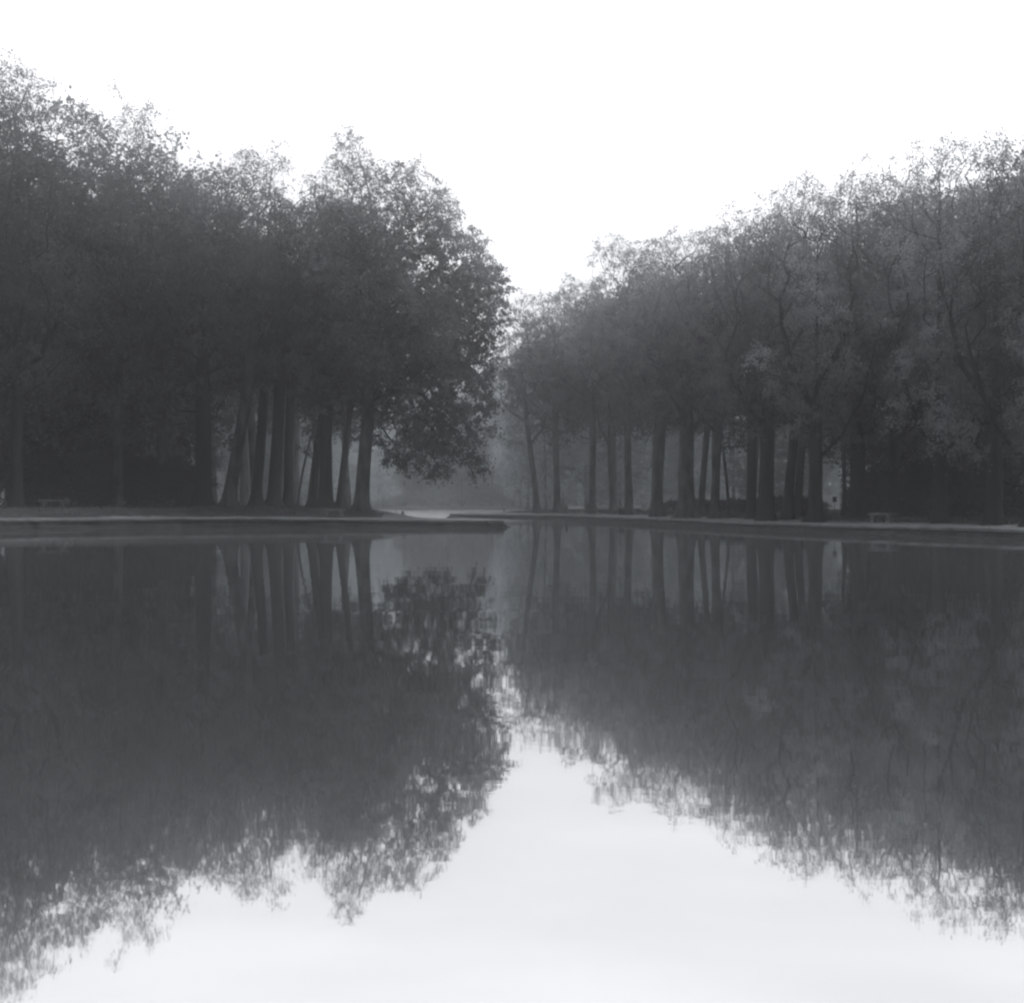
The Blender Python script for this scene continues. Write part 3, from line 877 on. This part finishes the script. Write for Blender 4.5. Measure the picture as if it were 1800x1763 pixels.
for p, D, sw, sh in [(1530, 82, .8, .8), (1550, 80, .9, .8), (1580, 78, 1.0, 1.0), (1625, 76, 1.0, .9), (1670, 73, 1.0, .85), (1715, 71, 1.0, .9), (1760, 70, .9, .8), (1800, 68, 1.0, .85), (1850, 66, 1.0, .9), (1600, 88, 1.2, 1.2), (1690, 84, 1.2, 1.2), (1780, 80, 1.2, 1.1), (1570, 92, 1.2, 1.2)]:
    place_shrub(p, D, sw, sh, 'dark bush under the dense trees at the right end', 'bushes under the right wood')
for i in range(13):
    p, D = 560 + i * 36, 264 + (i % 3) * 2
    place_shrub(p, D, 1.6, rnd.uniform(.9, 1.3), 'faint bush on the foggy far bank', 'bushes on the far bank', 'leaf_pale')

# ------------------------------------------------------------------ benches
def bench(p, D, w, label, rz=0.0):
    X = px(p, D); z = float(land_h(np.array([[X, D]]))[0])
    r = empty('stone_bench', (X, D, z), rz)
    tag(r, label, 'bench', 'stone benches along the promenade')
    s = MB(); s.box(0, 0, 0.45, w, 0.5, 0.11, 0.02); s.build('seat', M['stone_pale'], r)
    for sx in (-1, 1):
        m = MB(); c = sx * w * 0.33
        prof = [(c - .13, -.05), (c + .13, -.05), (c + .12, .06), (c + .06, .14), (c + .055, .24), (c + .13, .34), (c + .15, .393), (c - .15, .393), (c - .13, .34), (c - .055, .24), (c - .06, .14), (c - .12, .06)]
        m.prism(prof, -0.19, 0.19)
        m.build('leg', M['stone_pale'], r)
    return r
bench(94, 83.5, 1.75, 'stone bench on two carved legs on the grass, nearest the left end of the bank', 0.25)
bench(586, 83.8, 1.45, 'stone bench in front of the upright black trunk left of the big corner tree')
bench(1551, 68, 1.45, 'pale stone bench among the trees on the right bank', -0.9)

# ------------------------------------------------------------------ small things on the banks
def spot(p, D): 
    X = px(p, D); return X, D, float(land_h(np.array([[X, D]]))[0])
def post(p, D, h, r, label, name='mooring_post', cat='post'):
    x, y, z = spot(p, D)
    m = MB(); m.lathe(0, 0, [(r, -.2), (r, h * .78), (r * .8, h * .82), (r * 1.15, h * .88), (r * 1.1, h * .96), (r * .5, h)], 14)
    o = m.build(name, M['post_wood'], None, True); o.location = (x, y, z); tag(o, label, cat)
    return o
post(708, 90.0, 0.42, 0.085, 'short dark post on the quay at the right foot of the grassy mound')
x, y, z = spot(697, 91)
m = MB(); m.lathe(0, 0, [(.018, -.2), (.016, .3), (.010, .58)], 8); o = m.build('stake', M['post_wood']); o.location = (x, y, z)
o.rotation_euler = (0.03, -0.06, 0); tag(o, 'thin upright stake on the mound just left of the short dark post', 'stake')
post(886, 139, 0.40, 0.09, 'small dark post on the pale edge at the end of the right quay')
post(996, 118, 0.62, 0.13, 'stubby bollard right of the second tree from the quay end', 'bollard', 'bollard')

def litter_bin(p, D, label, s=1.0):
    x, y, z = spot(p, D)
    r = empty('litter_bin', (x, y, z)); tag(r, label, 'litter bin', 'litter bins on the right bank')
    m = MB(); m.lathe(0, 0, [(.17 * s, -.03), (.18 * s, .06), (.21 * s, .45 * s), (.225 * s, .47 * s), (.225 * s, .50 * s), (.19 * s, .50 * s), (.17 * s, .30 * s)], 18); m.build('bin_body', M['metal_dark'], r, True)
    m = MB(); m.lathe(0, 0, [(.20 * s, .56 * s), (.235 * s, .57 * s), (.20 * s, .61 * s), (.05, .64 * s)], 18); m.build('lid', M['metal_dark'], r, True)
    for a in (-1, 1):
        m = MB(); m.box(a * .21 * s, 0, .52 * s, .02, .03, .14 * s); m.build('bracket', M['metal_dark'], r)
litter_bin(1092, 108, 'dark round litter bin beside the straight tree on the right bank')
litter_bin(1451, 86, 'small dark litter bin left of the square sign', 0.9)

x, y, z = spot(1132, 112)
r = empty('notice_board', (x, y, z)); tag(r, 'pale rectangular notice board left of the stout leaning tree', 'notice board')
m = MB(); m.box(0, 0, .48, .50, .04, .62, .01); m.build('panel', M['panel_pale'], r)
for a in (-1, 1):
    m = MB(); m.box(a * .22, .035, .40, .05, .03, .95); m.build('leg', M['metal_dark'], r)

x, y, z = spot(1467, 82)
r = empty('park_sign', (x, y, z)); tag(r, 'small square dark sign on a thin post in the bright gap', 'sign')
m = MB(); m.box(0, -.03, 1.00, .25, .02, .32, .005); m.build('panel', M['metal_dark'], r)
m = MB(); m.lathe(0, 0, [(.018, -.2), (.018, 1.14)], 10); m.build('pole', M['metal_dark'], r)

for p, D, h in [(812, 262, 5.2), (883, 262, 5.2), (740, 262, 5.2)]:
    x, y, z = spot(p, D)
    r = empty('lamp_post', (x, y, z)); tag(r, 'thin lamp post barely visible in the fog on the far bank', 'lamp post', 'lamp posts on the far bank')
    m = MB(); m.lathe(0, 0, [(.12, -.1), (.11, .5), (.055, .6), (.045, h - .5)], 10); m.build('pole', M['metal_dark'], r, True)
    m = MB(); m.lathe(0, 0, [(.08, h - .5), (.19, h - .1), (.22, h - .05), (.06, h + .1)], 10); m.build('lantern', M['metal_dark'], r, True)

# ------------------------------------------------------------------ grass tufts and fallen leaves on the banks (uncountable)
rng = np.random.default_rng(3)
def scatter(name, n, cond, size, mat, label, h):
    Pq = np.column_stack([rng.uniform(-45, 40, n * 4), rng.uniform(50, 135, n * 4)])
    d = seg_dist(Pq, water_poly + [water_poly[0]])
    ok = (~inside(Pq, water_poly)) & cond(Pq, d)
    Pq = Pq[ok][:n]
    z = land_h(Pq)
    m = len(Pq); a = rng.uniform(0, 6.28, m)
    s = size * rng.uniform(.6, 1.4, m); hh = h * rng.uniform(.5, 1.5, m)
    dx, dy = np.cos(a) * s / 2, np.sin(a) * s / 2
    lx, ly = rng.normal(size=m) * hh * .35, rng.normal(size=m) * hh * .35
    if h > 0.03:
        v = np.stack([np.column_stack([Pq[:, 0] - dx, Pq[:, 1] - dy, z]), np.column_stack([Pq[:, 0] + dx, Pq[:, 1] + dy, z]),
                      np.column_stack([Pq[:, 0] + dx * .4 + lx, Pq[:, 1] + dy * .4 + ly, z + hh]), np.column_stack([Pq[:, 0] - dx * .4 + lx, Pq[:, 1] - dy * .4 + ly, z + hh])], 1)
    else:
        z = z + 0.025
        v = np.stack([np.column_stack([Pq[:, 0] - dx, Pq[:, 1] - dy, z]), np.column_stack([Pq[:, 0] + dy * .8, Pq[:, 1] - dx * .8, z + hh]),
                      np.column_stack([Pq[:, 0] + dx, Pq[:, 1] + dy, z + hh]), np.column_stack([Pq[:, 0] - dy * .8, Pq[:, 1] + dx * .8, z])], 1)
    o = grid_obj(name, v.reshape(-1, 3), np.arange(m * 4).reshape(-1, 4), mat, smooth=False)
    tag(o, label, name.replace('_', ' '), kind='stuff')
M['blade'] = surface_mat('grass_blade', 0.05, 0.10, 2.0)
M['litter'] = surface_mat('dry_leaf', 0.12, 0.30, 5.0)
scatter('grass', 70000, lambda P, d: (d > 4.8), 0.05, M['blade'], 'short rough grass under the trees on both banks', 0.10)
scatter('fallen_leaves', 9000, lambda P, d: (d > 0.8), 0.14, M['litter'], 'fallen leaves scattered over the banks and promenade', 0.02)

# ------------------------------------------------------------------ haze
hz = bpy.data.materials.new('haze')
hz.use_nodes = True
n, l = hz.node_tree.nodes, hz.node_tree.links
n.clear()
out = n.new('ShaderNodeOutputMaterial')
pv = n.new('ShaderNodeVolumePrincipled')
pv.inputs['Color'].default_value = (0.97, 0.985, 1.0, 1)
pv.inputs['Density'].default_value = HAZE_DENSITY
pv.inputs['Anisotropy'].default_value = HAZE_G
l.new(pv.outputs[0], out.inputs['Volume'])
m = MB(); m.box(0, 190, 19.0, 880, 620, 42.0)
o = m.build('haze', hz)
o.visible_shadow = True
tag(o, kind='stuff')
